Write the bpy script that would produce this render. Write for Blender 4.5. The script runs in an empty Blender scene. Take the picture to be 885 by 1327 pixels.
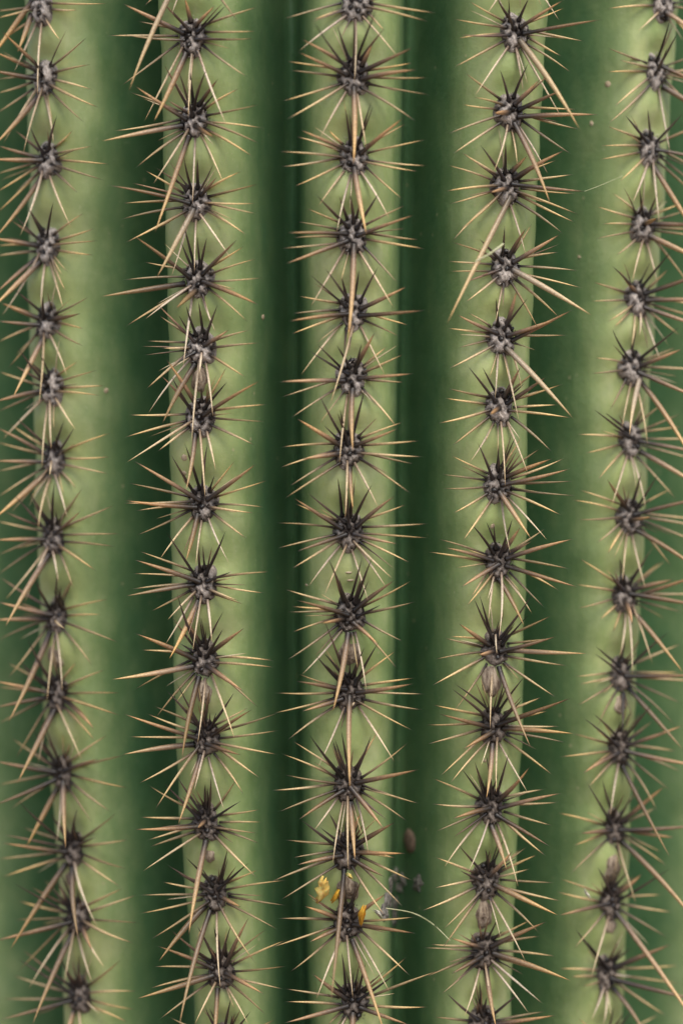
import bpy, math, random
import numpy as np
from mathutils import Vector, Matrix
from mathutils.bvhtree import BVHTree

random.seed(7); RNG = np.random.default_rng(7)
SC = bpy.context.scene
COL = SC.collection

# ------------------------------------------------------------------ camera
ZC = 1.20            # camera height
RC = 0.165           # crest radius of the stem at camera height
DIST = 0.80          # camera to the nearest rib crest
LENS, SENSOR = 86.6, 36.0
FPX = LENS / SENSOR * 1327.0       # focal length in photograph pixels
CAM = Vector((0.0, -(RC + DIST), ZC))
cd = bpy.data.cameras.new('camera'); cam = bpy.data.objects.new('camera', cd); COL.objects.link(cam)
cam.location = CAM; cam.rotation_euler = (math.radians(90), 0, 0)
cd.sensor_fit = 'VERTICAL'; cd.sensor_height = SENSOR; cd.sensor_width = 24.0; cd.lens = LENS
cd.clip_start = 0.02; cd.clip_end = 500
cd.dof.use_dof = True; cd.dof.focus_distance = DIST + 0.004; cd.dof.aperture_fstop = 2.9
SC.camera = cam

# ------------------------------------------------------------------ sky, sun, exposure
SUN_EL, SUN_ROT = 60.0, 157.0
w = bpy.data.worlds.new('World'); SC.world = w; w.use_nodes = True
nt = w.node_tree; nt.nodes.clear()
sky = nt.nodes.new('ShaderNodeTexSky'); sky.sky_type = 'NISHITA'; sky.sun_disc = False
sky.sun_elevation = math.radians(SUN_EL); sky.sun_rotation = math.radians(SUN_ROT)
sky.air_density = 1.0; sky.dust_density = 1.5; sky.ozone_density = 1.0
bg = nt.nodes.new('ShaderNodeBackground'); bg.inputs['Strength'].default_value = 0.075
ow = nt.nodes.new('ShaderNodeOutputWorld')
nt.links.new(sky.outputs[0], bg.inputs[0]); nt.links.new(bg.outputs[0], ow.inputs[0])
sl = bpy.data.lights.new('sun', 'SUN'); sl.energy = 1.5; sl.angle = math.radians(38); sl.color = (1.0, 0.93, 0.82)
so = bpy.data.objects.new('sun', sl); COL.objects.link(so)
el, rot = math.radians(SUN_EL), math.radians(SUN_ROT)
sdir = Vector((math.sin(rot) * math.cos(el), math.cos(rot) * math.cos(el), math.sin(el)))
so.rotation_euler = sdir.to_track_quat('Z', 'Y').to_euler(); so.location = (0.4, -3, 4)
vs = SC.view_settings
vs.view_transform = 'Standard'; vs.look = 'None'; vs.exposure = 1.34; vs.gamma = 1.0; vs.use_curve_mapping = False

# ------------------------------------------------------------------ materials
def new_mat(name):
    m = bpy.data.materials.new(name); m.use_nodes = True
    n = m.node_tree.nodes; l = m.node_tree.links
    return m, n, l, n['Principled BSDF']

def noise(n, l, scale, detail=4, rough=0.55, vec=None):
    t = n.new('ShaderNodeTexNoise'); t.inputs['Scale'].default_value = scale
    t.inputs['Detail'].default_value = detail; t.inputs['Roughness'].default_value = rough
    if vec is not None: l.new(vec, t.inputs['Vector'])
    return t.outputs['Fac']

def ramp(n, l, fac, stops):
    r = n.new('ShaderNodeValToRGB'); e = r.color_ramp.elements
    while len(e) < len(stops): e.new(0.5)
    for i, (p, c) in enumerate(stops):
        e[i].position = p; e[i].color = (*c, 1) if len(c) == 3 else c
    l.new(fac, r.inputs[0]); return r.outputs[0]

def mix(n, l, fac, a, b, mode='MIX'):
    m = n.new('ShaderNodeMix'); m.data_type = 'RGBA'; m.blend_type = mode
    for sock, v in ((m.inputs[0], fac), (m.inputs[6], a), (m.inputs[7], b)):
        if hasattr(v, 'is_linked'): l.new(v, sock)
        else: sock.default_value = v if not isinstance(v, tuple) else ((*v, 1) if len(v) == 3 else v)
    return m.outputs[2]

def skin_material():
    m, n, l, b = new_mat('cactus_skin')
    geo = n.new('ShaderNodeNewGeometry'); pos = geo.outputs['Position']
    mp = n.new('ShaderNodeMapping'); l.new(pos, mp.inputs['Vector']); mp.inputs['Scale'].default_value = (1, 1, 0.5)
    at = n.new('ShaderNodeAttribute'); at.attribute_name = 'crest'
    big = noise(n, l, 26, 5, 0.6, pos)
    streak = noise(n, l, 130, 5, 0.62, mp.outputs[0])
    med = noise(n, l, 75, 5, 0.6, pos)
    fine = noise(n, l, 900, 3, 0.6, pos)
    green = ramp(n, l, big, [(0.30, (0.056, 0.134, 0.060)), (0.52, (0.076, 0.162, 0.070)), (0.72, (0.100, 0.186, 0.080))])  # naturally greener flank skin, darkened further so the colour holds furrow shade
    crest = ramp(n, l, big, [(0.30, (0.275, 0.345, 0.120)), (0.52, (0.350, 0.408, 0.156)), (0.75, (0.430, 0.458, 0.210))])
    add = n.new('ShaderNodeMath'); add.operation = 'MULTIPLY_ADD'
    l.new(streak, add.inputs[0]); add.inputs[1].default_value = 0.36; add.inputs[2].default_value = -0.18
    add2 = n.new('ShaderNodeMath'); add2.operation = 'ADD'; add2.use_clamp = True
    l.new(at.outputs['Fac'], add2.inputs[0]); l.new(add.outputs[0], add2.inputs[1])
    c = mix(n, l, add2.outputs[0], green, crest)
    # waxy bloom and faint streaks
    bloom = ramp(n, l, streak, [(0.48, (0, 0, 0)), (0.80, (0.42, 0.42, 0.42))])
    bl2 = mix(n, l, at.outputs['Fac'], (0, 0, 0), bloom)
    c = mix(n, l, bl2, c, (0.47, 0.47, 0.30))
    mott = ramp(n, l, med, [(0.30, (0.80, 0.86, 0.80)), (0.50, (1, 1, 1)), (0.72, (1.16, 1.12, 1.10))])
    c = mix(n, l, 1.0, c, mott, 'MULTIPLY')
    spk = ramp(n, l, fine, [(0.66, (0, 0, 0)), (0.74, (0.30, 0.30, 0.30))])
    c = mix(n, l, spk, c, (0.48, 0.47, 0.32))
    # small dry flecks
    vor = n.new('ShaderNodeTexVoronoi'); vor.inputs['Scale'].default_value = 95; l.new(pos, vor.inputs['Vector'])
    fl = ramp(n, l, vor.outputs['Distance'], [(0.035, (0.55, 0.55, 0.55)), (0.07, (0, 0, 0))])
    c = mix(n, l, fl, c, (0.42, 0.36, 0.22))
    l.new(c, b.inputs['Base Color'])
    b.inputs['Roughness'].default_value = 0.46
    b.inputs['Specular IOR Level'].default_value = 0.35
    b.inputs['Subsurface Weight'].default_value = 0.12
    b.inputs['Subsurface Radius'].default_value = (0.6, 1.0, 0.3)
    b.inputs['Subsurface Scale'].default_value = 0.004
    bp = n.new('ShaderNodeBump'); bp.inputs['Strength'].default_value = 0.35; bp.inputs['Distance'].default_value = 0.0006
    l.new(noise(n, l, 420, 5, 0.65, pos), bp.inputs['Height']); l.new(bp.outputs[0], b.inputs['Normal'])
    return m

def spine_material():
    m, n, l, b = new_mat('spine_horn')
    at = n.new('ShaderNodeAttribute'); at.attribute_name = 'Col'
    geo = n.new('ShaderNodeNewGeometry')
    f1 = noise(n, l, 1400, 4, 0.7, geo.outputs['Position'])
    k = ramp(n, l, f1, [(0.30, (0.62, 0.60, 0.60)), (0.52, (0.95, 0.95, 0.95)), (0.75, (1.30, 1.26, 1.20))])
    c = mix(n, l, 1.0, at.outputs['Color'], k, 'MULTIPLY')
    l.new(c, b.inputs['Base Color']); b.inputs['Roughness'].default_value = 0.42
    b.inputs['Specular IOR Level'].default_value = 0.5
    bp = n.new('ShaderNodeBump'); bp.inputs['Strength'].default_value = 0.4; bp.inputs['Distance'].default_value = 0.0003
    l.new(f1, bp.inputs['Height']); l.new(bp.outputs[0], b.inputs['Normal'])
    return m

def wool_material():
    m, n, l, b = new_mat('areole_wool')
    at = n.new('ShaderNodeAttribute'); at.attribute_name = 'Col'
    geo = n.new('ShaderNodeNewGeometry')
    f1 = noise(n, l, 1500, 5, 0.7, geo.outputs['Position'])
    k = ramp(n, l, f1, [(0.32, (0.45, 0.42, 0.40)), (0.50, (0.9, 0.9, 0.9)), (0.70, (1.25, 1.22, 1.18))])
    c = mix(n, l, 1.0, at.outputs['Color'], k, 'MULTIPLY')
    l.new(c, b.inputs['Base Color']); b.inputs['Roughness'].default_value = 0.95
    b.inputs['Specular IOR Level'].default_value = 0.1
    bp = n.new('ShaderNodeBump'); bp.inputs['Strength'].default_value = 0.7; bp.inputs['Distance'].default_value = 0.0006
    l.new(f1, bp.inputs['Height']); l.new(bp.outputs[0], b.inputs['Normal'])
    return m

def rough_material(name, c0, c1, scale, rough=0.85, bump=0.6, trans=0.0, stretch=1.0):
    m, n, l, b = new_mat(name)
    geo = n.new('ShaderNodeNewGeometry')
    mp = n.new('ShaderNodeMapping'); l.new(geo.outputs['Position'], mp.inputs['Vector']); mp.inputs['Scale'].default_value = (1, 1, stretch)
    f1 = noise(n, l, scale, 5, 0.65, mp.outputs[0])
    l.new(ramp(n, l, f1, [(0.35, c0), (0.65, c1)]), b.inputs['Base Color'])
    b.inputs['Roughness'].default_value = rough; b.inputs['Specular IOR Level'].default_value = 0.2
    if trans: b.inputs['Subsurface Weight'].default_value = trans; b.inputs['Subsurface Scale'].default_value = 0.002
    bp = n.new('ShaderNodeBump'); bp.inputs['Strength'].default_value = bump; bp.inputs['Distance'].default_value = 0.0006
    l.new(f1, bp.inputs['Height']); l.new(bp.outputs[0], b.inputs['Normal'])
    return m

M_SKIN, M_SPINE, M_WOOL = skin_material(), spine_material(), wool_material()
M_SCAR = rough_material('dry_flower_scar', (0.11, 0.075, 0.052), (0.46, 0.37, 0.27), 1100, bump=0.9, stretch=0.22)
M_CORK = rough_material('corky_bark', (0.06, 0.054, 0.05), (0.34, 0.31, 0.27), 700)
M_BROWN = rough_material('brown_cork', (0.13, 0.085, 0.06), (0.27, 0.19, 0.14), 700, bump=0.3)
M_SPOT = rough_material('pale_callus', (0.36, 0.27, 0.17), (0.52, 0.42, 0.30), 800, bump=0.3)
M_PETAL = rough_material('yellow_petal', (0.62, 0.36, 0.06), (0.80, 0.58, 0.20), 500, 0.6, 0.4, 0.3)
M_ORANGE = rough_material('orange_petal', (0.55, 0.24, 0.02), (0.75, 0.42, 0.05), 500, 0.6, 0.4, 0.3)
M_CHAFF = rough_material('pale_chaff', (0.55, 0.48, 0.36), (0.78, 0.74, 0.62), 700, 0.7, 0.3)
M_SILK = rough_material('dry_fibre', (0.40, 0.40, 0.22), (0.60, 0.58, 0.36), 300, 0.6, 0.1)
M_SOIL = rough_material('desert_soil', (0.20, 0.14, 0.09), (0.34, 0.25, 0.17), 9, 0.95, 0.6)

# ------------------------------------------------------------------ helpers
def link(name, verts, faces, mat, parent=None, col=None, smooth=True, attr=None):
    me = bpy.data.meshes.new(name)
    me.from_pydata([tuple(v) for v in verts], [], faces)
    if smooth: me.polygons.foreach_set('use_smooth', [True] * len(me.polygons))
    if col is not None:
        a = me.color_attributes.new('Col', 'FLOAT_COLOR', 'POINT')
        c = np.ones((len(verts), 4), np.float32); c[:, :3] = np.asarray(col, np.float32)
        a.data.foreach_set('color', c.ravel())
    if attr is not None:
        a = me.attributes.new(attr[0], 'FLOAT', 'POINT'); a.data.foreach_set('value', np.asarray(attr[1], np.float32))
    me.materials.append(mat); me.update()
    o = bpy.data.objects.new(name, me); COL.objects.link(o)
    if parent is not None:
        o.parent = parent; o.matrix_parent_inverse = parent.matrix_basis.inverted()
        if parent.parent is not None:
            o.matrix_parent_inverse = (parent.parent.matrix_basis @ parent.matrix_parent_inverse @ parent.matrix_basis).inverted()
    return o

def ray(px, py):
    return Vector(((px - 442.5) / FPX, 1.0, -(py - 663.5) / FPX))

def on_plane(px, py, P, n):
    d = ray(px, py); t = (P - CAM).dot(n) / d.dot(n)
    return CAM + d * t

# ------------------------------------------------------------------ survey: spine clusters seen on each rib
# rib | origin of the survey tile | cluster centre | spine tips (r radial, p pale, d dark, b brown, S stout side, C central; a>b gives base and tip)
F = 221.0 / 885.0
SURVEY = """
1 0 0 210 35 | r-20,60 r-20,95 C150,20>-50,310 C150,60>92,272 p198,500 r320,215 r405,52 r560,18 p75,375 r-20,235 d150,-160 d250,-170
1 0 0 225 405 | r450,195 r470,335 r480,465 r515,558 r435,632 p280,745 S10,160 S-40,262 S-50,362 r-20,412 r-20,485 r-20,590 C180,500>-30,755 p20,745 p122,800 d215,390>180,305
1 0 0 240 830 | d298,600 d160,660 r380,675 r480,758 r570,852 r540,935 r405,1000 p375,1190 b80,675 S-10,755 S-50,825 r-20,905 r-20,1000 r-20,1110 C200,920>-30,1240 p105,1225
1 0 250 232 275 | d280,45 d150,80 r435,105 r490,185 r510,248 r485,322 r345,515 p330,600 p215,600 d75,110 b60,140 S-40,235 r-20,275 r-20,328 C190,345>-40,600 S180,350>-20,520 p10,640
1 0 250 240 665 | d75,500 S5,570 r55,600 S-10,665 r-10,775 C210,750>70,1060 r40,915 d225,650>225,530 S420,625 r460,540 r435,705 r435,795 p350,950 p203,1100
1 0 250 268 1010 | d90,795 d165,880 r405,875 r505,920 r545,1000 r520,1052 p395,1230 r-10,925 b85,900 S-30,1085 r-20,1140 p15,1280 p220,1431 p268,1330
1 0 500 270 380 | d80,160 r50,195 S-20,215 r-20,290 S-30,390 r-20,445 r-20,585 C210,470>-30,690 p60,655 d335,180 d388,215 r575,245 r580,367 r565,457 r398,535 p352,690 p200,745 p262,390>260,465
1 0 500 275 785 | d80,570 d150,540 b20,650 r-20,700 S-30,800 r-20,885 r-20,990 C230,880>30,1250 p30,1110 p130,1130 d285,500 r430,530 S420,650 r595,620 r630,768 r600,835 r500,960 r385,1060 p305,1020
1 0 750 285 195 | d185,5 d298,-40 r375,0 b0,-10 S-10,120 b105,125 S-30,215 r-20,325 r565,105 r530,185 r615,330 r482,452 p325,590 p245,640 C240,300>45,745 r40,520 p280,215>340,260
1 0 750 295 600 | d100,420 d180,400 d145,310 r40,435 S-30,530 r-20,560 S-30,670 r-20,760 r80,940 C265,680>92,1060 p200,960 r400,430 r545,472 r630,592 r625,710 S320,630>490,780 r495,840 p428,945
1 0 750 320 1010 | d240,765 d175,785 r60,825 S-30,945 r-20,1075 S-30,1175 r50,1200 C280,1100>140,1388 p295,1370 C335,1060>343,1400 r385,810 r560,810 S515,935 r650,915 r665,1085 r580,1212 r480,1265
1 0 996 365 420 | d90,160 r120,305 b25,345 S10,385 r-20,470 r10,565 C320,515>55,940 d265,235 d405,205 r605,230 d500,355 r665,370 r660,520 r630,615 p510,825 C365,540>408,880
1 0 996 400 770 | d75,595 b165,615 r95,685 r75,785 S-30,895 r95,1055 p150,1145 C355,870>170,1330 d262,610 d315,540 r640,620 r715,655 r725,800 r695,905 S415,820>480,945 p545,1035 p480,1115 p335,1115
1 0 996 400 1180 | d90,985 b120,940 r65,1070 r15,1195 S0,1305 d325,990 d415,960 r630,990 r710,1155 r705,1250 r665,1318 C370,1260>340,1450 p430,1400
2 130 0 460 -215 | L400,-120>150,470 p370,80 r715,115 r230,30
2 130 0 475 190 | S440,-10 S595,30 d655,25 r820,35 r810,162 r800,200 d660,203 r765,400 p660,660 S120,20 r200,110 r130,182 r40,185 r110,445 C440,260>280,630 p230,630 p458,610 d370,50 b315,0
2 130 0 485 620 | d405,360 d468,365 b335,340 d555,355 S612,410 d605,475 r720,460 r825,543 r845,665 r825,745 S500,645>590,712 r790,812 p640,950 S180,445 r155,478 b350,520 r70,680 C420,640>10,732 r185,872 p275,955 C465,700>285,1205 p480,1060
2 130 0 490 1045 | d435,815 d505,820 d590,845 S605,920 r735,888 r820,955 r810,1055 r815,1110 r760,1220 p685,1350 b290,870 r235,885 b170,950 S45,962 r115,1055 r105,1140 r130,1260 L480,1080>295,1440 p490,1410 p370,1435
2 130 250 505 445 | d432,155 d555,230 S708,245 r745,278 r810,342 r845,440 S530,455>820,580 r765,668 p600,725 S175,222 r230,358 r120,452 C430,465>5,538 r130,695 p235,655 C485,520>395,598 p430,910 d420,255
2 130 250 520 800 | d510,560 d610,580 d445,580 b300,580 r305,635 r240,768 r320,805 r240,1018 C470,905>325,1195 p250,1145 p520,830>515,940 S668,710 r775,712 r830,778 r755,957 p585,1160 p475,1300 d400,880
2 130 250 515 1160 | S345,865 b320,950 d370,950 S830,975 d660,980 r655,905 r865,1098 r855,1187 r800,1308 r150,1152 r125,1270 p140,1397 r300,1340 C490,1250>445,1545 p600,1440 p545,1581
2 130 500 525 610 | d440,300 d370,360 d558,300 r698,390 S808,405 r870,490 r850,630 r800,660 r760,792 p672,925 p497,935 C495,670>445,910 p310,900 r190,775 r185,648 S130,595 r120,608 r150,505 S180,392
2 130 500 530 1025 | d345,760 d515,835 d650,755 r205,858 S180,903 r170,975 r165,1055 C470,1030>140,1090 r265,1170 p350,1215 C490,1120>360,1416 d680,965 r880,965 r855,1075 r740,1132 r720,1115 p480,1381 p580,1330 p340,1340
2 140 750 495 420 | S405,210 d360,80 b335,200 d600,170 d598,260 S705,258 r860,425 r865,460 S520,450>705,585 r780,668 p660,835 S145,285 r175,370 C430,450>25,522 r140,575 r245,728 C460,530>385,930 p465,860
2 140 750 510 830 | d360,548 d305,580 S530,570 d655,590 r725,670 S745,680 r885,695 r885,787 r880,912 S690,915 r790,1035 r705,1120 p605,1205 r240,662 S85,702 r205,700 r110,820 C430,860>80,912 r160,1062 r245,1200 C470,935>365,1275 p445,1110
2 150 996 470 280 | d315,35 d250,75 r170,85 d465,80 d495,45 r630,50 d650,168 r750,212 r760,278 r735,335 r745,388 r735,568 r130,252 S100,315 r170,370 r180,405 p145,530 S460,270>425,310 C460,410>380,860
2 150 996 510 650 | d365,460 d270,500 b320,535 r245,588 r125,657 r125,752 r185,885 C430,740>225,1000 C485,765>330,1340 d580,420 d690,490 r740,525 r885,580 r885,710 S650,718 r840,835 r725,1010 p560,735 p545,1145
2 150 996 545 1050 | d425,820 d510,820 d600,810 S690,775 r780,835 r885,890 r885,1025 r870,1145 S570,1060>770,1170 r775,1275 p690,1330 b290,840 S220,922 r200,1028 r180,1140 C490,1070>115,1193 r230,1300 p410,1330 C520,1140>510,1450
2 150 996 560 1420 | d465,1240 d600,1190 d700,1260 r280,1290 r300,1400 r830,1300
3 350 0 445 15 | r70,98 r225,102 p150,265 p437,430 r860,68 r820,112 r595,160 p670,305 d440,-150 r250,-60 r640,-70
3 350 0 435 395 | d225,110 d350,135 d440,110 d555,40 b590,150 S530,230 S165,205 S150,272 r85,318 r105,365 r65,525 r85,620 p255,725 S745,245 r740,325 S760,362 r820,403 r830,493 r755,630 p500,775 C435,450>433,850
3 350 0 435 810 | d390,560 d410,580 d525,530 d535,545 S160,675 r140,710 r300,670 r50,787 r60,865 r125,968 p250,1070 p345,1210 S690,612 r705,640 r805,725 r815,860 r770,890 r685,1033 p620,1140 C435,870>500,1215
3 350 250 425 220 | d240,10 d415,5 d565,0 b360,20 r190,80 r145,150 S90,207 r120,232 r60,288 S80,368 p210,590 S745,115 r700,65 r770,243 r800,290 r662,468 p640,595 C425,260>405,765 d430,300>440,500
3 350 250 430 615 | d285,390 d210,425 d370,435 d462,400 d560,385 S710,485 S800,610 r720,687 r670,745 p595,945 r150,535 r120,625 S100,665 r110,733 p160,945 p310,1100 d390,700>385,840
3 350 250 425 955 | d245,785 d205,820 d345,790 d475,780 S543,725 r605,797 r690,838 S740,938 r695,983 S50,980 r60,1060 r105,1170 r660,1220 p360,1406 C425,1020>430,1340
3 350 500 405 330 | S140,170 d255,45 d350,140 d493,10 r690,188 S665,220 r775,285 r790,368 r745,405 r730,560 p565,640 r60,318 S165,380 r50,425 r100,522 r75,585 p390,690 C415,420>430,640
3 350 500 410 755 | d350,475 d400,530 d440,520 d530,510 S125,583 d195,555 r130,610 r40,712 r40,842 S140,858 r110,950 p200,1040 p280,1090 S645,572 r705,615 r820,715 r825,790 S660,820 r725,918 p635,1000 p605,1050 p510,1120
3 350 750 415 185 | S330,-40 d300,-110 d478,-110 d530,-110 S645,8 r735,8 r750,120 d575,135 r80,55 S140,112 r110,143 r95,173 S370,205>265,232 r115,278 r85,425 p165,498 r690,325 S565,345 r660,468 p500,590 C400,290>325,690
3 350 750 410 590 | d278,210 d240,400 d275,380 d490,355 d565,325 r650,375 r150,495 S140,532 r30,592 r20,697 S165,688 r90,838 p245,985 r745,515 S740,545 r800,598 r790,680 r740,788 p645,950 C420,600>415,1090 p440,640
3 350 750 405 1065 | d205,810 d370,790 d335,830 r115,840 d525,810 r570,770 r715,850 r65,910 r80,1018 r10,1098 r45,1210 S150,1250 p225,1310 S770,990 r775,1167 r710,1258 S590,1300 b605,1250 C410,1180>440,1460 p325,1480 p405,1510 p510,1430
3 350 996 400 430 | d160,265 d260,305 d305,230 S468,230 S645,280 r80,370 r120,462 S140,500 r0,590 r55,682 S700,440 r650,465 S590,560 r735,580 r690,720 r600,770 C380,560>315,1215
3 350 996 400 800 | S180,715 b190,645 r45,778 r0,930 S205,900 r105,1055 p240,1195 S600,650 r750,770 S750,855 r725,1075 p620,1160 p430,1195 C430,900>590,1360
3 350 996 430 1210 | S220,1065 d370,950 d495,1010 d435,1050 r705,980 d650,1065 r885,1045 r80,1143 r80,1210 S75,1320 r820,1237 S720,1330 r300,1330 p330,1420 C430,1270>430,1500
4 560 0 460 -230 | p280,75 p660,110 r730,0 r690,-60 r150,-60
4 560 0 435 165 | d335,-10 d420,150>388,40 d500,-10 S680,0 r685,40 S875,102 r790,215 r670,293 r720,378 p675,620 L455,205>765,675 p470,470 p218,500 r110,350 r130,200 r110,98 r190,5 b150,182
4 560 0 405 580 | d350,360 d497,330 S560,410 S670,470 b620,370 S860,595 r750,568 r760,670 r720,800 p600,905 r170,378 r155,542 r215,505 S400,580>320,588 r80,695 r105,800 p315,900 p440,855 C435,650>610,1055
4 560 0 390 965 | d250,755 d380,735 S490,810 S685,780 r645,830 r730,905 S790,993 r740,1005 r755,1112 r740,1155 r680,1215 p485,1325 r150,790 r80,858 r70,992 r90,1058 r140,1195 r100,1255 S385,980>300,1000 L415,1025>75,1681
4 550 250 420 385 | d285,240 d415,170 S525,185 r555,160 S700,215 r695,308 r795,403 r820,495 L460,385>865,635 r700,650 r590,710 r140,255 r120,355 r130,407 b215,462 r210,568 p370,670
4 550 250 405 745 | S478,505 d370,545 d535,545 S170,632 r225,622 r120,702 r175,803 r125,912 S765,608 S690,650 r740,738 p365,1070 p490,1190 p505,1020 L430,810>770,1170
4 550 250 390 1110 | d300,905 d225,900 S495,905 r590,915 S630,955 r715,992 r690,1100 r760,1168 r660,1345 p535,1456 r125,1015 r105,1065 r70,1195 r145,1310 p232,1400 p418,1525 S385,1110>340,1150
4 550 500 380 510 | d275,295 d385,365 d475,260 r500,270 r140,362 r90,460 r95,532 r150,660 r195,808 r600,325 S660,378 r725,375 S755,430 r770,495 r780,570 r710,672 p635,800 C400,545>550,790 p445,870
4 550 500 385 910 | d240,715 d320,705 d455,690 S495,735 r70,795 S110,840 r20,862 S190,1045 r215,1145 r240,1100 p330,1225 p385,1310 r625,740 S770,795 r750,950 S795,1045 r700,1065 r620,1150 p555,1180 C400,1020>515,1245
4 540 750 410 365 | d295,100 d325,85 d600,80 d580,185 r700,190 S218,232 r145,308 r170,300 S400,370>320,395 r95,418 r80,553 r190,690 S720,300 r690,310 C480,370>878,388 r780,452 r720,615 C430,470>590,875 p400,560>380,780 p415,290>415,390
4 540 750 405 765 | d195,545 d180,570 d555,510 d545,625 r645,615 S800,618 r680,685 r85,655 S120,702 r50,758 r55,858 S240,885 r120,1025 r170,1065 C450,770>810,803 r740,765 r770,850 r705,1020 p578,1115 C395,850>360,1140 p412,1115
4 540 750 385 1185 | d232,985 d300,950 d358,905 d475,910 S585,975 r80,1035 r80,1168 S185,1245 r100,1310 b190,1340 r660,1092 S748,1113 r735,1160 r700,1280 S690,1390 r670,1440 p525,1600 p260,1535 p140,1500 C400,1290>465,1510
4 535 996 385 580 | d238,400 d375,415 r115,460 d245,530 S515,430 r590,405 r645,447 r605,520 r730,592 r770,688 C430,600>750,760 r655,855 p585,1005 r110,620 r45,738 r155,835 r150,935
4 535 996 375 950 | S195,878 r90,912 r55,930 r70,1080 S200,1065 r145,1172 p265,1290 r610,785 S690,795 r660,870 r740,975 C430,965>815,1100 r760,1070 p670,1218 p600,1270 C395,1060>430,1340 p410,1290
4 535 996 370 1325 | d175,1165 d320,1185 d555,1160 r690,1260 r110,1290 S740,1280 r60,1380
5 664 0 790 20 | r490,45 p650,160 r920,190 C800,60>960,180 r1000,60 d760,-150 r520,-60
5 664 0 750 370 | d745,380>800,250 d815,100 d860,160 r490,248 r550,312 r490,373 r525,555 r490,645 r1000,270 r1010,350 S790,340>950,420 r1000,430 C800,450>1000,580 r960,620 p818,805
5 664 0 710 770 | d700,565 d585,600 d880,590 r490,655 r455,757 r450,828 r550,945 p620,1055 p760,1160 r1000,640 S1000,830 r1000,900 r990,990 r980,1060 C750,870>1000,1290
5 664 250 680 170 | d658,-25 d755,0 r515,0 r435,70 r460,162 r430,238 r535,325 p620,460 S690,160>750,130 r870,55 r900,90 S1000,165 r1000,190 r1000,230 C720,220>1000,360 r930,500 p750,470
5 664 250 660 550 | d515,380 S555,405 d825,300 r810,390 r415,462 r405,562 r490,670 r525,697 p615,800 p655,745 S1000,410 S1050,555 r1000,600 r1000,660 S1000,700 r870,742 p770,885
5 664 250 625 905 | d515,705 d610,780 d865,695 S880,810 r850,800 r425,857 r405,937 r505,1125 p565,1225 L680,925>605,1260 r1000,920 S1000,1080 C690,1010>960,1440 p700,1310
5 664 500 625 280 | d480,140 d425,125 d515,225 r335,252 r375,350 r440,490 p510,630 r785,90 r870,145 r880,210 r1000,270 S1000,350 r1000,400 C680,340>1000,540 r850,590 p690,640
5 664 500 610 680 | S490,485 d665,445 r345,540 r305,592 r335,695 r435,815 r490,875 p570,1010 p690,1055 d755,455 r830,530 S1000,580 S620,690>720,680 r1000,695 r1000,740 r1000,830 C650,750>1000,980 r825,940
5 664 500 590 1085 | d500,970 d555,900 d710,865 r345,895 r325,1030 r335,1155 r450,1215 r520,1280 p555,1405 p620,1505 r770,910 S1000,970 S835,1005 r1000,1078 S1000,1145 r880,1175 C640,1180>885,1490 p725,1445 S590,1120>620,1240
5 664 750 575 500 | d430,350 d425,390 d810,275 r880,335 r325,508 r345,548 r335,660 r440,770 S1000,500 r870,485 r1000,535 r885,650 C615,560>885,890 r845,765 d590,600>570,790
5 664 750 555 880 | d415,700 d365,720 d730,640 r730,735 r305,800 r240,925 S365,1010 r390,1085 p505,1230 S885,760 r850,895 S1000,975 r880,1005 r820,1100 C590,985>815,1445 r750,1210
5 664 996 535 310 | d385,75 d465,55 d610,145 S790,90 r745,200 r235,230 S350,337 r315,400 r295,550 S1000,290 S840,358 r775,435 r805,510 C590,400>1000,860 p640,700
5 664 996 510 690 | d440,510 r240,570 r225,638 S240,762 r315,935 p405,1090 S670,545 d820,515 r775,655 r830,745 r805,880 C540,740>1000,1400
5 664 996 500 1065 | d325,830 d380,890 r240,1038 r300,1082 r360,1130 p405,1310 p470,1330 S825,910 r870,1020 S1000,1210 r870,1115 r800,1285 C540,1150>700,1400 p625,1080
"""

def crest_radius(z):
    """outer radius of the stem: wider upwards, closing in a dome at the top"""
    z = np.asarray(z, float)
    r = RC + 0.060 * (z - ZC)
    r = np.where(z < ZC - 0.4, RC - 0.024 + 0.02 * (z - ZC + 0.4), r)
    r = np.where(z > ZC + 0.4, RC + 0.024, r)
    top = np.clip((z - 2.02) / 0.22, 0, 0.999)
    return r * np.sqrt(1 - top ** 2)

def on_crest(px, py):
    """point where the view through a photograph pixel meets the envelope of the rib crests -> angle, height"""
    d = ray(px, py); t = DIST
    for _ in range(60):
        p = CAM + d * t
        t += (math.hypot(p.x, p.y) - float(crest_radius(p.z))) * 0.7
    p = CAM + d * t
    return math.atan2(p.x, -p.y), p.z

clusters = []
for line in SURVEY.strip().splitlines():
    head, tail = line.split('|'); rib, ox, oy, cx, cy = map(int, head.split())
    q = lambda s: (ox + float(s[0]) * F, oy + float(s[1]) * F)
    c = q((cx, cy)); ph, z = on_crest(*c); sp = []
    for tok in tail.split():
        k = tok[0]
        if '>' in tok:
            a, b = tok[1:].split('>'); sp.append((k, q(a.split(',')), q(b.split(','))))
        else: sp.append((k, None, q(tok[1:].split(','))))
    clusters.append(dict(rib=rib, px=c, phi=ph, z=z, spines=sp))

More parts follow.
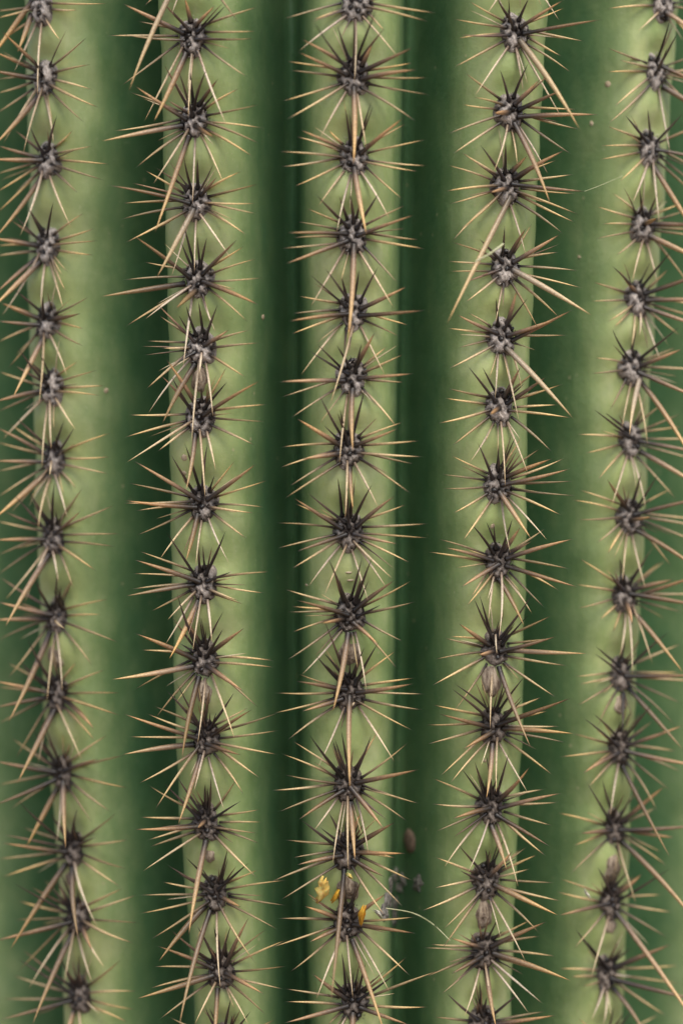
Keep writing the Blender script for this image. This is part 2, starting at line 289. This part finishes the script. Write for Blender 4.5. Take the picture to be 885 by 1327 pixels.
# crest line of every rib: angle as a function of height
NR = 20
fits = {}
for r in range(1, 6):
    zz = np.array([c['z'] for c in clusters if c['rib'] == r]); pp = np.array([c['phi'] for c in clusters if c['rib'] == r])
    o = np.argsort(zz); fits[r] = (np.polyfit(zz - ZC, pp, 2), zz[o], pp[o])
def crest_phi(r, z):
    z = np.asarray(z, float); s = np.clip(z - ZC, -0.22, 0.22)
    if 1 <= r <= 5:
        pf, zz, pp = fits[r]; base = np.polyval(pf, s)
        res = pp - np.polyval(pf, np.clip(zz - ZC, -0.22, 0.22))
        wgt = np.exp(-((z[..., None] - zz) / 0.022) ** 2); wgt2 = wgt.sum(-1) + 0.25
        return base + (wgt * res).sum(-1) / wgt2
    a = np.polyval(fits[1][0], s); b = np.polyval(fits[5][0], s)
    first = math.radians(25.0)            # the next rib on either side stands a little wider
    step = (2 * math.pi - (b - a) - 2 * first) / (NR - 6)
    return b + first + step * (r - 6) if r > 5 else a - first - step * (0 - r)

# rows of the stem mesh
rows = np.unique(np.round(np.concatenate([np.linspace(0, 0.96, 30), np.arange(0.96, 1.44, 0.0016), np.linspace(1.44, 2.0, 20), np.linspace(2.0, 2.24, 16)]), 5))
# cross-section of one half rib: fraction of the half angle -> depth behind the crest
# (lateral, depth) in metres for a half rib: broad rounded crest, steep walls, narrow furrow
PL = np.array([0, .0035, .0070, .0100, .0128, .0146, .0156, .0161, .0165, .0172, .0186])
PP = np.array([0, .0003, .0011, .0028, .0062, .0115, .0180, .0250, .0320, .0385, .0415])
PT = PL / (RC - PP); THREF = PT[-1]; PT = PT / PT[-1]
_t = np.linspace(0, 1, 801)
_d = np.interp(_t, PT, PP); _k = np.exp(-np.linspace(-2.2, 2.2, 81) ** 2); _k /= _k.sum()
_ext = np.concatenate([_d[40:0:-1], _d, _d[-2:-42:-1]]); _d = np.convolve(_ext, _k, 'valid'); _d -= _d[0]
# sample positions: even steps along the curve
_arc = np.concatenate([[0], np.cumsum(np.hypot(np.diff(_t) * 0.0215, np.diff(_d)))]); _arc /= _arc[-1]
def smooth_profile(t): return np.interp(t, _t, _d)
def samples(n): return np.interp(np.linspace(0, 1, n + 1), _arc, _t)

# extra clusters of the repeats just outside the photograph (same rib rhythm)
def rib_clusters(r):
    own = sorted([c['z'] for c in clusters if c['rib'] == r])
    zz = list(own); 
    if not own: 
        z = 0.86 + random.random() * 0.02
        while z < 1.54: zz.append(z); z += 0.0245 + random.uniform(-0.002, 0.002)
    else:
        z = own[0] - 0.0245
        while z > 0.86: zz.append(z); z -= 0.0245 + random.uniform(-0.002, 0.002)
        z = own[-1] + 0.0255
        while z < 1.54: zz.append(z); z += 0.0255 + random.uniform(-0.002, 0.002)
    return sorted(zz)
rib_ids = list(range(-7, 13))
Z_ALL = {r: rib_clusters(r) if -2 <= r <= 8 else [] for r in rib_ids}

# ------------------------------------------------------------------ ground
g = 60.0
ground = link('ground', [(-g, -g, 0), (g, -g, 0), (g, g, 0), (-g, g, 0)], [(0, 1, 2, 3)], M_SOIL)
ground['kind'] = 'structure'

# ------------------------------------------------------------------ the cactus: ribs
cactus = bpy.data.objects.new('saguaro_cactus', None); COL.objects.link(cactus)
cactus['label'] = 'ribbed green saguaro cactus trunk with rows of brown spine clusters along its ribs'
cactus['category'] = 'cactus'
cactus.empty_display_size = 0.1

allv, allf = [], []
phis = {r: crest_phi(r, rows) for r in rib_ids}
for r in rib_ids:
    c = phis[r]
    lo = phis[r - 1] if r > rib_ids[0] else phis[rib_ids[-1]] - 2 * math.pi
    hi = phis[r + 1] if r < rib_ids[-1] else phis[rib_ids[0]] + 2 * math.pi
    half_l, half_r = (c - lo) / 2, (hi - c) / 2
    n = 46 if -1 <= r <= 7 else 16
    hs = samples(n); s = np.concatenate([-hs[::-1], hs[1:]])
    ang = np.where(s < 0, c[:, None] + s * half_l[:, None], c[:, None] + s * half_r[:, None])
    R = crest_radius(rows)
    half = np.where(s < 0, half_l[:, None], half_r[:, None])          # walls keep their place where a furrow is wide
    st = np.clip(np.abs(s)[None, :] * half / np.minimum(half, THREF), 0, 1)
    d = smooth_profile(st) * (R / RC)[:, None] * np.ones_like(ang)
    lat = (ang - c[:, None]) * R[:, None]
    for za in Z_ALL[r]:
        k = np.abs(rows - za) < 0.02
        dz = (rows[k] - za)[:, None]; la = lat[k]
        d[k] += 0.0017 * np.exp(-(la / 0.0062) ** 2 - ((dz - 0.0066) / 0.0040) ** 2)     # notch above the cluster
        d[k] += 0.0007 * np.exp(-(la / 0.0075) ** 2 - ((dz) / 0.0070) ** 2)
        d[k] -= 0.0005 * np.exp(-(la / 0.0085) ** 2 - ((dz + 0.0115) / 0.0045) ** 2)     # swelling below it
    zz = rows[:, None]
    d += 0.0006 * np.sin(zz * 97 + r * 1.7 + s * 2.1 + 1.3 * np.sin(zz * 41 + r)) * (1 - np.abs(s)) + 0.0005 * np.sin(zz * 262 + r * 2.9) * np.sin(np.pi * np.abs(s)) + 0.0008 * np.sin(zz * 23 + r * 2.3 + s * 3.0) * np.sin(np.pi * np.abs(s)) 
    rad = np.maximum(R[:, None] - d, 0.002)
    X, Y, Z = rad * np.sin(ang), -rad * np.cos(ang), zz * np.ones_like(rad)
    V = np.stack([X, Y, Z], -1).reshape(-1, 3); m = len(s); Fc = []
    for i in range(len(rows) - 1):
        b0 = i * m
        Fc += [(b0 + j, b0 + j + 1, b0 + m + j + 1, b0 + m + j) for j in range(m - 1)]
    q_ = np.clip((st - 0.24) / (0.82 - 0.24), 0, 1); cr = (1 - q_ * q_ * (3 - 2 * q_)) * np.ones((len(rows), 1))  # yellower crest to greener furrow, the falloff also painting groove shade
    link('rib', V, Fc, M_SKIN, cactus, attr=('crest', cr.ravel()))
    if -1 <= r <= 7:
        k0 = len(allv); allv += [tuple(v) for v in V]; allf += [tuple(a + k0 for a in f) for f in Fc]
BVH = BVHTree.FromPolygons(allv, allf)

# ------------------------------------------------------------------ spines
def L3(*c): return np.array(c, float)
GRAD = {   # colour along the spine, base to tip
 'r': [(0, L3(0.017, 0.014, 0.010)), (.07, L3(0.055, 0.039, 0.026)), (.20, L3(0.232, 0.163, 0.089)), (.52, L3(0.518, 0.388, 0.195)), (.80, L3(0.595, 0.425, 0.185)), (.89, L3(0.275, 0.157, 0.065)), (.96, L3(0.055, 0.039, 0.027)), (1, L3(0.022, 0.019, 0.013))],
 'p': [(0, L3(0.145, 0.102, 0.066)), (.10, L3(0.397, 0.300, 0.198)), (.40, L3(0.722, 0.600, 0.407)), (.80, L3(0.770, 0.624, 0.385)), (.95, L3(0.602, 0.408, 0.198)), (1, L3(0.193, 0.108, 0.055))],
 'd': [(0, L3(.012, .010, .010)), (.25, L3(.028, .021, .019)), (.60, L3(.085, .055, .040)), (.80, L3(.060, .040, .030)), (1, L3(.010, .008, .008))],
 'b': [(0, L3(.016, .012, .010)), (.30, L3(.090, .055, .038)), (.70, L3(.270, .165, .095)), (.90, L3(.200, .110, .060)), (1, L3(.03, .02, .015))],
 'S': [(0, L3(0.017, 0.013, 0.011)), (.16, L3(0.044, 0.032, 0.023)), (.38, L3(0.183, 0.114, 0.065)), (.70, L3(0.403, 0.248, 0.120)), (.88, L3(0.403, 0.229, 0.094)), (.95, L3(0.098, 0.057, 0.031)), (1, L3(0.018, 0.014, 0.010))],
 'k': [(0, L3(.010, .008, .008)), (.6, L3(.014, .011, .010)), (1, L3(.030, .024, .021))],
 'L': [(0, L3(0.050, 0.044, 0.034)), (.05, L3(0.160, 0.130, 0.093)), (.18, L3(0.340, 0.270, 0.178)), (.5, L3(0.470, 0.364, 0.212)), (.8, L3(0.600, 0.447, 0.221)), (.95, L3(0.520, 0.322, 0.119)), (1, L3(0.120, 0.062, 0.025))],
 'C': [(0, L3(0.021, 0.017, 0.013)), (.07, L3(0.059, 0.045, 0.033)), (.20, L3(0.224, 0.150, 0.089)), (.50, L3(0.366, 0.243, 0.125)), (.80, L3(0.566, 0.381, 0.156)), (.95, L3(0.543, 0.311, 0.105)), (1, L3(0.118, 0.063, 0.031))],
}
RAD = dict(k=0.00085, r=0.00043, p=0.00039, d=0.00048, b=0.00044, S=0.00076, C=0.00090, L=0.00096)
FOOT = dict(k=0.00100, r=0.00055, p=0.00050, d=0.00088, b=0.00065, S=0.00100, C=0.00115, L=0.00115)
RISE = dict(r=0.30, p=0.24, d=0.62, b=0.45, S=0.48, C=0.50, L=0.5)
TS = np.array([0, .015, .04, .08, .13, .20, .34, .48, .62, .74, .84, .92, .97, 1.0])
NS = 7
def spine_mesh(base, tip, kind, bow, tone, width):
    """one tapering thorn with a swollen foot; returns verts, faces, colours"""
    ax = tip - base; L = ax.length; d = ax.normalized()
    u = d.orthogonal().normalized(); v = d.cross(u)
    r0 = RAD[kind] * width
    flat = random.uniform(0.72, 0.95); spin = random.uniform(0, math.pi)
    V, C = [], []
    gp = np.array([g_[0] for g_ in GRAD[kind]]); gc = np.array([g_[1] for g_ in GRAD[kind]])
    shift = random.uniform(-0.05, 0.05)
    for t in TS:
        belly = 1.0 + 0.10 * math.sin(math.pi * min(1, t * 1.3))
        prof = (1 - t ** 2.6) * belly
        rr = r0 * max(prof, 0.035) + (FOOT[kind] - r0) * math.exp(-(t * L / 0.0012) ** 2)
        c = base + ax * t + bow * (4 * t * (1 - t)) 
        tt = min(1, max(0, t + shift * math.sin(math.pi * t)))
        colr = np.array([np.interp(tt, gp, gc[:, i]) for i in range(3)]) * tone
        for k in range(NS):
            a = 2 * math.pi * k / NS + spin
            V.append(c + u * (math.cos(a) * rr) + v * (math.sin(a) * rr * flat)); C.append(colr)
    n = len(TS); Fc = [(i * NS + k, i * NS + (k + 1) % NS, (i + 1) * NS + (k + 1) % NS, (i + 1) * NS + k) for i in range(n - 1) for k in range(NS)]
    Fc.append(tuple(range(NS))[::-1]); Fc.append(tuple((n - 1) * NS + k for k in range(NS)))
    return V, Fc, C

def frame(phi, z):
    nrm = Vector((math.sin(phi), -math.cos(phi), 0.06)).normalized()
    side = Vector((math.cos(phi), math.sin(phi), 0)); up = nrm.cross(side) * -1
    if up.z < 0: up = -up
    R = float(crest_radius(z)); P = Vector((R * math.sin(phi), -R * math.cos(phi), z))
    hit = BVH.find_nearest(P)
    if hit[0] is not None: P = hit[0].copy()
    return P, nrm, side, up

AW, AH, AD = 0.0053, 0.0069, 0.0022      # half width, half height and thickness of a wool pad
def pad_mesh(P, n, s, u, age, bases, den=None):
    """woolly cushion with dents where the thorns leave it and short tufts of fibre"""
    V, C, Fc = [], [], []
    rings, seg = 16, 36
    pale = L3(.70, .62, .55) * (1 - age) + L3(.30, .245, .20) * age
    dark = L3(.034, .026, .023) * (1 - age) + L3(.045, .034, .028) * age
    ph = [random.uniform(0, 6.28) for _ in range(4)]
    bl = [((b - P).dot(s), (b - P).dot(u), dn_) for b, dn_ in zip(bases, den or [0.0008] * len(bases))]
    def point(x, y, rr, a):
        h = AD * (max(0, 1 - rr ** 2.6)) ** 0.6
        lump = 0.00035 * math.sin(x * 2600 + ph[0]) * math.sin(y * 2300 + ph[1]) + 0.00030 * math.sin(x * 4300 + y * 1700 + ph[2])
        dent = sum(math.exp(-((x - bx) ** 2 + (y - by) ** 2) / dr_ ** 2) for bx, by, dr_ in bl)
        return h + lump * (1 - rr * 0.6) - 0.0009 * min(dent, 1.2), dent
    for i in range(rings):
        rr = i / (rings - 1)
        for k in range(seg):
            a = 2 * math.pi * k / seg
            edge = 1 + 0.07 * math.sin(3 * a + ph[3]) + 0.05 * math.sin(5 * a + ph[0])
            x, y = math.cos(a) * rr * AW * edge, math.sin(a) * rr * AH * edge
            h, dn = point(x, y, rr, a)
            V.append(P + s * x + u * y + n * (h - 0.0012 * rr ** 4))
            f = min(1, dn * 1.35 + 0.55 * rr ** 5 + 0.15 * random.random())
            C.append(pale * (1 - f) + dark * f)
    for i in range(rings - 1):
        for k in range(seg):
            Fc.append((i * seg + k, (i + 1) * seg + k, (i + 1) * seg + (k + 1) % seg, i * seg + (k + 1) % seg))
    for _ in range(110):                                     # tufts of wool
        a = random.uniform(0, 6.283); rr = math.sqrt(random.random()) * 1.0
        x, y = math.cos(a) * rr * AW, math.sin(a) * rr * AH
        h, dn = point(x, y, rr, a)
        b = P + s * x + u * y + n * (h - 0.0003)
        dr = (n * random.uniform(0.3, 1.0) + s * random.uniform(-1, 1) + u * random.uniform(-1, 1)).normalized()
        ln = random.uniform(0.0006, 0.0016); wd = random.uniform(0.00006, 0.00014)
        o1 = dr.orthogonal().normalized() * wd; o2 = dr.cross(o1)
        k0 = len(V)
        V += [b + o1, b - o1 * 0.5 + o2 * 0.86, b - o1 * 0.5 - o2 * 0.86, b + dr * ln * 0.6 + n * 0.0001, b + dr * ln - u * ln * 0.2]
        cc = (pale * random.uniform(0.6, 1.25)) if random.random() < 0.65 else dark
        C += [cc] * 5
        Fc += [(k0, k0 + 1, k0 + 3), (k0 + 1, k0 + 2, k0 + 3), (k0 + 2, k0, k0 + 3), (k0, k0 + 1, k0 + 4), (k0 + 1, k0 + 2, k0 + 4), (k0 + 2, k0, k0 + 4)]
    return V, Fc, C

def pad_height(x, y):
    rr = min(1.0, math.hypot(x / AW, y / AH)); return AD * (max(0, 1 - rr ** 2.6)) ** 0.6

SPREAD = dict(r=0.80, p=0.78, d=0.40, b=0.60, S=0.42, C=0.40, L=0.40)
records = []            # every thorn seen in the photograph
for ci, c in enumerate(clusters):
    P, n, s, u = frame(c['phi'], c['z'])
    view = (CAM - P).normalized()
    nm = (n * 0.62 + view * 0.38).normalized()
    c['frame'] = (P, n, s, u); c['bases'] = []
    age = min(1, max(0, (c['px'][1] - 420) / 520)) * 0.85 + random.uniform(-0.05, 0.12)
    c['age'] = min(1, max(0, age))
    foot = []
    for k, bpx, tpx in c['spines']:
        T0 = on_plane(*tpx, P, nm)
        if bpx is not None:
            B = on_plane(*bpx, P + n * 0.002, n); x, y = (B - P).dot(s), (B - P).dot(u)
            m = math.hypot(x / AW, y / AH)
            if m > 0.86: x, y = x * 0.86 / m, y * 0.86 / m
        else:
            e = T0 - P; x, y = e.dot(s), e.dot(u); m = math.hypot(x / AW, y / AH) + 1e-9
            f = SPREAD[k] * random.uniform(0.88, 1.08) / m; x, y = x * f, y * f
        foot.append([x, y, 0.25 if bpx is not None else 1.0])
    for _ in range(40):                      # thorns share the pad: their feet keep apart
        for a in range(len(foot)):
            for b in range(a):
                dx, dy = foot[a][0] - foot[b][0], foot[a][1] - foot[b][1]; dd = math.hypot(dx, dy) + 1e-9
                if dd < 0.0023:
                    mv = (0.0023 - dd) * 0.4 / dd; wa, wb = foot[a][2], foot[b][2]
                    foot[a][0] += dx * mv * wa; foot[a][1] += dy * mv * wa; foot[b][0] -= dx * mv * wb; foot[b][1] -= dy * mv * wb
        for q_ in foot:
            m = math.hypot(q_[0] / AW, q_[1] / AH)
            if m > 0.87: q_[0] *= 0.87 / m; q_[1] *= 0.87 / m
    for (k, bpx, tpx), (x, y, _w) in zip(c['spines'], foot):
        T0 = on_plane(*tpx, P, nm)
        B = P + s * x + u * y + n * (pad_height(x, y) - 0.0007)
        flat_len = (T0 - B).length
        rise = RISE[k] * random.uniform(0.8, 1.2) * flat_len
        if bpx is not None and flat_len < 0.011: rise = random.uniform(0.010, 0.014)      # seen nearly end on
        rise = min(rise, 0.024)
        T = on_plane(*tpx, B + nm * rise, nm)
        L = (T - B).length
        ax = (T - B).normalized(); outn = (n - ax * n.dot(ax))
        bow = outn * L * random.uniform(-0.03, 0.05) + ax.cross(n) * L * random.uniform(-0.02, 0.02)
        width = random.uniform(0.88, 1.15)
        if k in 'rp' and L > 0.024: width *= 1.08
        tone = random.choice([0.55, 0.75, 0.95, 1.08, 1.22, 1.4]) * random.uniform(0.92, 1.08) * (1.0 - 0.18 * c['age'])
        if k in 'pL': tone = min(max(tone, 0.85), 1.02)
        warm = random.uniform(0, 1)
        tint = np.array([1.04 + 0.05 * warm, 1.04 - 0.04 * warm, 1.16 - 0.30 * warm]) * tone
        records.append(dict(cl=ci, geo=spine_mesh(B, T, k, bow, tint, width), area=flat_len * RAD[k] * width, kind=k))
        c['bases'].append(B); c.setdefault('den', []).append(0.00074 if k in 'rpb' else 0.00105)
    # short dark thorns crowded at the upper rim, denser on older clusters
    for _ in range(int(7 * c['age'] ** 1.2 + random.random() * 1.5)):
        a = random.uniform(0.15, 0.85) * math.pi
        x, y = math.cos(a) * AW * 0.75, math.sin(a) * AH * random.uniform(0.55, 0.85)
        B = P + s * x + u * y + n * (pad_height(x, y) - 0.0006)
        T = B + (s * math.cos(a) * random.uniform(0.5, 1) + u * math.sin(a) + n * random.uniform(0.35, 1.0)).normalized() * random.uniform(0.005, 0.0115)
        records.append(dict(cl=ci, geo=spine_mesh(B, T, random.choice('ddb'), n * 0.0002, np.ones(3) * random.uniform(.8, 1.2), random.uniform(0.55, 0.85)), area=0, kind='d'))
    # a few fine bristles between the larger thorns
    for _ in range(4):
        a = random.uniform(0, 6.283); x, y = math.cos(a) * AW * 0.84, math.sin(a) * AH * 0.84
        B = P + s * x + u * y + n * (pad_height(x, y) - 0.0005); L = random.uniform(0.007, 0.015)
        T = B + (s * math.cos(a) + u * math.sin(a) + n * random.uniform(0.2, 0.5)).normalized() * L
        records.append(dict(cl=ci, geo=spine_mesh(B, T, random.choice('rbp'), n * L * 0.03, np.ones(3) * random.uniform(.7, 1.2), 0.55), area=0, kind='r'))
    # knobs: feet of thorns broken off short
    for _ in range(70):
        a = random.uniform(0, 6.28); f = 0.80 * math.sqrt(random.random())
        x, y = math.cos(a) * AW * f, math.sin(a) * AH * f
        if any((Bk - (P + s * x + u * y)).length < 0.0022 for Bk in c['bases']): continue
        B = P + s * x + u * y + n * (pad_height(x, y) - 0.0012)
        T = B + (n + s * random.uniform(-.4, .4) + u * random.uniform(-.5, .2)).normalized() * random.uniform(0.0012, 0.0018)
        records.append(dict(cl=ci, geo=spine_mesh(B, T, 'k', n * 0, np.ones(3), 1.1), area=0, kind='d')); c['bases'].append(B); c['den'].append(0.00112)

order = sorted(range(len(records)), key=lambda i: -records[i]['area'])
single = set(order[:300])
bulk = [[], [], []]
def join(store, geo):
    V, Fc, C = geo; k0 = len(store[0])
    store[0] += V; store[1] += [tuple(a + k0 for a in f) for f in Fc]; store[2] += C

for ci, c in enumerate(clusters):
    P, n, s, u = c['frame']
    V, Fc, C = pad_mesh(P, n, s, u, c['age'], c['bases'], c['den'])
    c['pad'] = link('areole', V, Fc, M_WOOL, cactus, col=C)
for i, rc in enumerate(records):
    if i in single:
        link('spine', *rc['geo'][:2], M_SPINE, clusters[rc['cl']]['pad'], col=rc['geo'][2])
    else: join(bulk, rc['geo'])

# the same clusters going on round the stem and above and below the photograph
wool = [[], [], []]
for r in rib_ids:
    seen = [c['z'] for c in clusters if c['rib'] == r]
    for za in Z_ALL[r]:
        if any(abs(za - q_) < 0.004 for q_ in seen): continue
        phi = float(crest_phi(r, np.array([za]))[0]); P, n, s, u = frame(phi, za)
        bases = []
        for j in range(17):
            a = 2 * math.pi * (j + random.uniform(-.3, .3)) / 17; up_ = math.sin(a)
            k = 'd' if up_ > 0.55 else ('p' if up_ < -0.75 else 'r')
            if j in (13,): k = 'C'
            if j in (0, 8): k = 'S'
            f = SPREAD[k]; x, y = math.cos(a) * AW * f, up_ * AH * f
            B = P + s * x + u * y + n * (pad_height(x, y) - 0.0007)
            L = dict(r=.019, p=.016, d=.011, S=.021, C=.028)[k] * random.uniform(.8, 1.2)
            if 0 >= r: L *= 0.8
            T = B + (s * math.cos(a) + u * up_ + n * RISE[k] * random.uniform(.9, 1.3)).normalized() * L
            join(bulk, spine_mesh(B, T, k, n * L * 0.02, np.ones(3) * random.uniform(.8, 1.1), 1.0)); bases.append(B)
        join(wool, pad_mesh(P, n, s, u, random.random() * 0.6, bases))
o = link('spines', *bulk[:2], M_SPINE, cactus, col=bulk[2]); o['kind'] = 'stuff'
o = link('areole_wool', *wool[:2], M_WOOL, cactus, col=wool[2]); o['kind'] = 'stuff'

# ------------------------------------------------------------------ scars and marks on the skin
def surface(px, py):
    d = ray(px, py).normalized(); h = BVH.ray_cast(CAM, d)
    nn = h[1]
    if nn.dot(d) > 0: nn = -nn
    return h[0], nn

def blob(name, px, py, wx, wy, th, mat, rough=0.15, ridges=0, lift=0.0, seg=22, rings=8, sink=0.0004):
    """flat-lying scab or patch that follows the skin under it"""
    P, n = surface(px, py)
    s = Vector((0, 0, 1)).cross(n).normalized(); u = n.cross(s); V, Fc = [], []
    sc = (P - CAM).length / FPX; wx = wx / max(0.30, abs(n.dot((CAM - P).normalized()))); ph = [random.uniform(0, 6.28) for _ in range(4)]
    for i in range(rings):
        rr = i / (rings - 1)
        for k in range(seg):
            a = 2 * math.pi * k / seg
            e = 1 + rough * (math.sin(2 * a + ph[0]) * .6 + math.sin(5 * a + ph[1]) * .5)
            x, y = math.cos(a) * rr * wx * sc * e, math.sin(a) * rr * wy * sc * e
            h = th * (max(0, 1 - rr ** 3)) ** .6 + lift
            if ridges: h += th * 0.22 * math.sin(rr * ridges * 6.28 + ph[2] + math.sin(a * 3) * .8) * (1 - rr ** 4)
            h += th * rough * 0.9 * math.sin(a * 4 + rr * 6 + ph[3]) * rr * (1 - rr)
            q_ = P + s * x + u * y
            hit = BVH.find_nearest(q_)
            base = hit[0] if hit[0] is not None else q_
            nn = hit[1] if hit[1].dot(n) > 0 else -hit[1]
            V.append(base + nn * (h - sink * rr ** 3))
    for i in range(rings - 1):
        for k in range(seg):
            Fc.append((i * seg + k, (i + 1) * seg + k, (i + 1) * seg + (k + 1) % seg, i * seg + (k + 1) % seg))
    return link(name, V, Fc, mat, cactus)

# dry scars left by old flowers between the clusters
for px, py, wx, wy in [(258, 492, 13, 19), (264, 897, 11, 18), (453, 848, 15, 20), (636, 884, 14, 24), (804, 913, 9, 14),
                       (628, 1186, 13, 21), (794, 1126, 10, 20), (791, 1200, 7, 12), (451, 1152, 13, 19), (71, 853, 9, 16), (92, 1138, 8, 12), (272, 1110, 7, 9)]:
    blob('flower_scar', px, py, wx, wy, 0.0007, M_SCAR, 0.20, ridges=random.choice([0, 1.5, 2.2]), rings=14, seg=28)
# corky wounds in the furrow beside the middle rib
for px, py, wx, wy in [(513, 1133, 6, 10), (515, 1150, 7, 9), (506, 1146, 6, 13), (504, 1166, 8, 14), (511, 1172, 7, 11), (499, 1183, 6, 11), (510, 1190, 6, 9), (522, 1140, 5, 8), (541, 1145, 7, 11)]:
    blob('corky_scar', px, py, wx, wy, 0.0006, M_CORK, 0.45, ridges=1.5)
blob('corky_scar', 531, 1090, 8, 17, 0.0010, M_BROWN, 0.08)
for px, py, wx, wy in [(787, 109, 5, 4.5), (138, 506, 4, 4), (638, 682, 3.5, 4.5), (239, 593, 4.5, 6), (239, 613, 3, 4), (766, 160, 3, 4), (452, 742, 5, 2.0), (454, 752, 5, 2.0),
                       (341, 411, 2.5, 4), (750, 333, 2.5, 2.2), (628, 986, 2.5, 3), (397, 758, 2.2, 2.2)]:
    blob('callus_spot', px, py, wx, wy, 0.0003, M_SPOT, 0.2)

# ------------------------------------------------------------------ small things caught between the spines
def petal(name, label, cat, pts, base_off, mat, width, curl):
    """a crumpled scrap of flower: a folded, thick little sheet along a bent centre line"""
    sp_ = [on_plane(x, y, surface(x, y)[0] + Vector((0, -1, 0)) * o_, Vector((0, -1, 0))) for (x, y), o_ in zip(pts, base_off)]
    V, Fc, N, Wn = [], [], len(sp_), 7
    for sgn in (1, -1):
        for i, p in enumerate(sp_):
            t = i / (N - 1); d = (sp_[min(i + 1, N - 1)] - sp_[max(i - 1, 0)]).normalized()
            sd = d.cross(Vector((0, -1, 0))).normalized(); nn = sd.cross(d)
            wd = width * (0.25 + math.sin(math.pi * min(0.97, t * 0.8 + 0.12)) * 0.9)
            for j in range(Wn):
                a = (j / (Wn - 1) - .5) * 2
                rag = 1 + 0.35 * math.sin(i * 2.7 + a * 3 + width * 9000) if abs(a) > .6 else 1
                V.append(p + sd * (a * wd * rag) + d * (0.0009 * math.sin(a * 6 + width * 7000) if i in (0, N - 1) else 0) + nn * (curl * (1 - a * a) + 0.0006 * math.sin(a * 5 + i * 1.9) + sgn * 0.00022))
    o_ = N * Wn
    for i in range(N - 1):
        for j in range(Wn - 1):
            a = i * Wn + j; Fc.append((a, a + 1, a + Wn + 1, a + Wn)); Fc.append((o_ + a, o_ + a + Wn, o_ + a + Wn + 1, o_ + a + 1))
    rim = [j for j in range(Wn)] + [i * Wn + Wn - 1 for i in range(1, N)] + [(N - 1) * Wn + j for j in range(Wn - 2, -1, -1)] + [i * Wn for i in range(N - 2, 0, -1)]
    for a, b in zip(rim, rim[1:] + rim[:1]): Fc.append((b, a, a + o_, b + o_))
    o = link(name, V, Fc, mat); o['label'] = label; o['category'] = cat
    return o
petal('petal_scrap', 'largest crumpled yellow petal scrap, caught on spines beside a dry scar', 'petal', [(421, 1138), (419, 1143), (420, 1149), (417, 1155), (416, 1161), (412, 1166)], [.006, .006, .005, .006, .005, .004], M_PETAL, 0.0018, 0.0013)
petal('petal_scrap', 'small orange yellow petal curl touching the dry scar', 'petal', [(441, 1153), (437, 1160), (432, 1166)], [.004, .004, .003], M_ORANGE, 0.0012, 0.0012)
petal('petal_scrap', 'thin upright orange petal scrap standing among dark spines below the scar', 'petal', [(472, 1174), (469, 1184), (468, 1196)], [.010, .009, .006], M_ORANGE, 0.0011, 0.0010)
petal('chaff_flake', 'tiny white chaff flake resting beside the dark corky wound', 'chaff', [(486, 1180), (490, 1183), (494, 1188)], [.004, .004, .003], M_CHAFF, 0.0007, 0.0006)
petal('chaff_flake', 'tiny cream chaff flake on a spine, away from the petals and the corky wound', 'chaff', [(757, 1154), (760, 1158), (763, 1162)], [.010, .010, .009], M_CHAFF, 0.0006, 0.0005)

def thread(name, label, pts, rad):
    P = [on_plane(x, y, CAM + Vector((0, dd, 0)), Vector((0, -1, 0))) for x, y, dd in pts]
    V, Fc = [], []; N = 24; path = []
    for i in range(N):
        t = i / (N - 1) * (len(P) - 1); k = min(int(t), len(P) - 2); f = t - k
        p0, p1, p2, p3 = P[max(k - 1, 0)], P[k], P[k + 1], P[min(k + 2, len(P) - 1)]
        path.append(0.5 * (2 * p1 + (p2 - p0) * f + (2 * p0 - 5 * p1 + 4 * p2 - p3) * f * f + (3 * p1 - p0 - 3 * p2 + p3) * f ** 3))
    for i, p in enumerate(path):
        d = (path[min(i + 1, N - 1)] - path[max(i - 1, 0)]).normalized(); a1 = d.orthogonal().normalized(); a2 = d.cross(a1)
        for k in range(5):
            a = k * 2 * math.pi / 5; V.append(p + (a1 * math.cos(a) + a2 * math.sin(a)) * rad)
    for i in range(N - 1):
        for k in range(5): Fc.append((i * 5 + k, i * 5 + (k + 1) % 5, (i + 1) * 5 + (k + 1) % 5, (i + 1) * 5 + k))
    o = link(name, V, Fc, M_SILK); o['label'] = label; o['category'] = 'straw' if name == 'straw' else 'thread'; return o
thread('dry_fibre', 'thin curved greenish fibre bridging the furrow beside the corky wound', [(500, 1177, .805), (534, 1183, .812), (560, 1197, .815), (583, 1219, .805)], 0.00018)
thread('silk_thread', 'faint straight silk thread running from a spine tip to the next rib', [(757, 248, .800), (778, 240, .810), (806, 228, .822)], 0.00007)
thread('straw', 'short pale straw lying across a long drooping pale spine', [(616, 339, .784), (634, 329, .783), (652, 316, .786)], 0.00034)
petal('petal_scrap', 'tiny round yellow petal crumb on the spine cluster above the dry scar', 'petal', [(451, 1133), (453, 1135), (455, 1137)], [.006, .006, .006], M_PETAL, 0.0007, 0.0004)
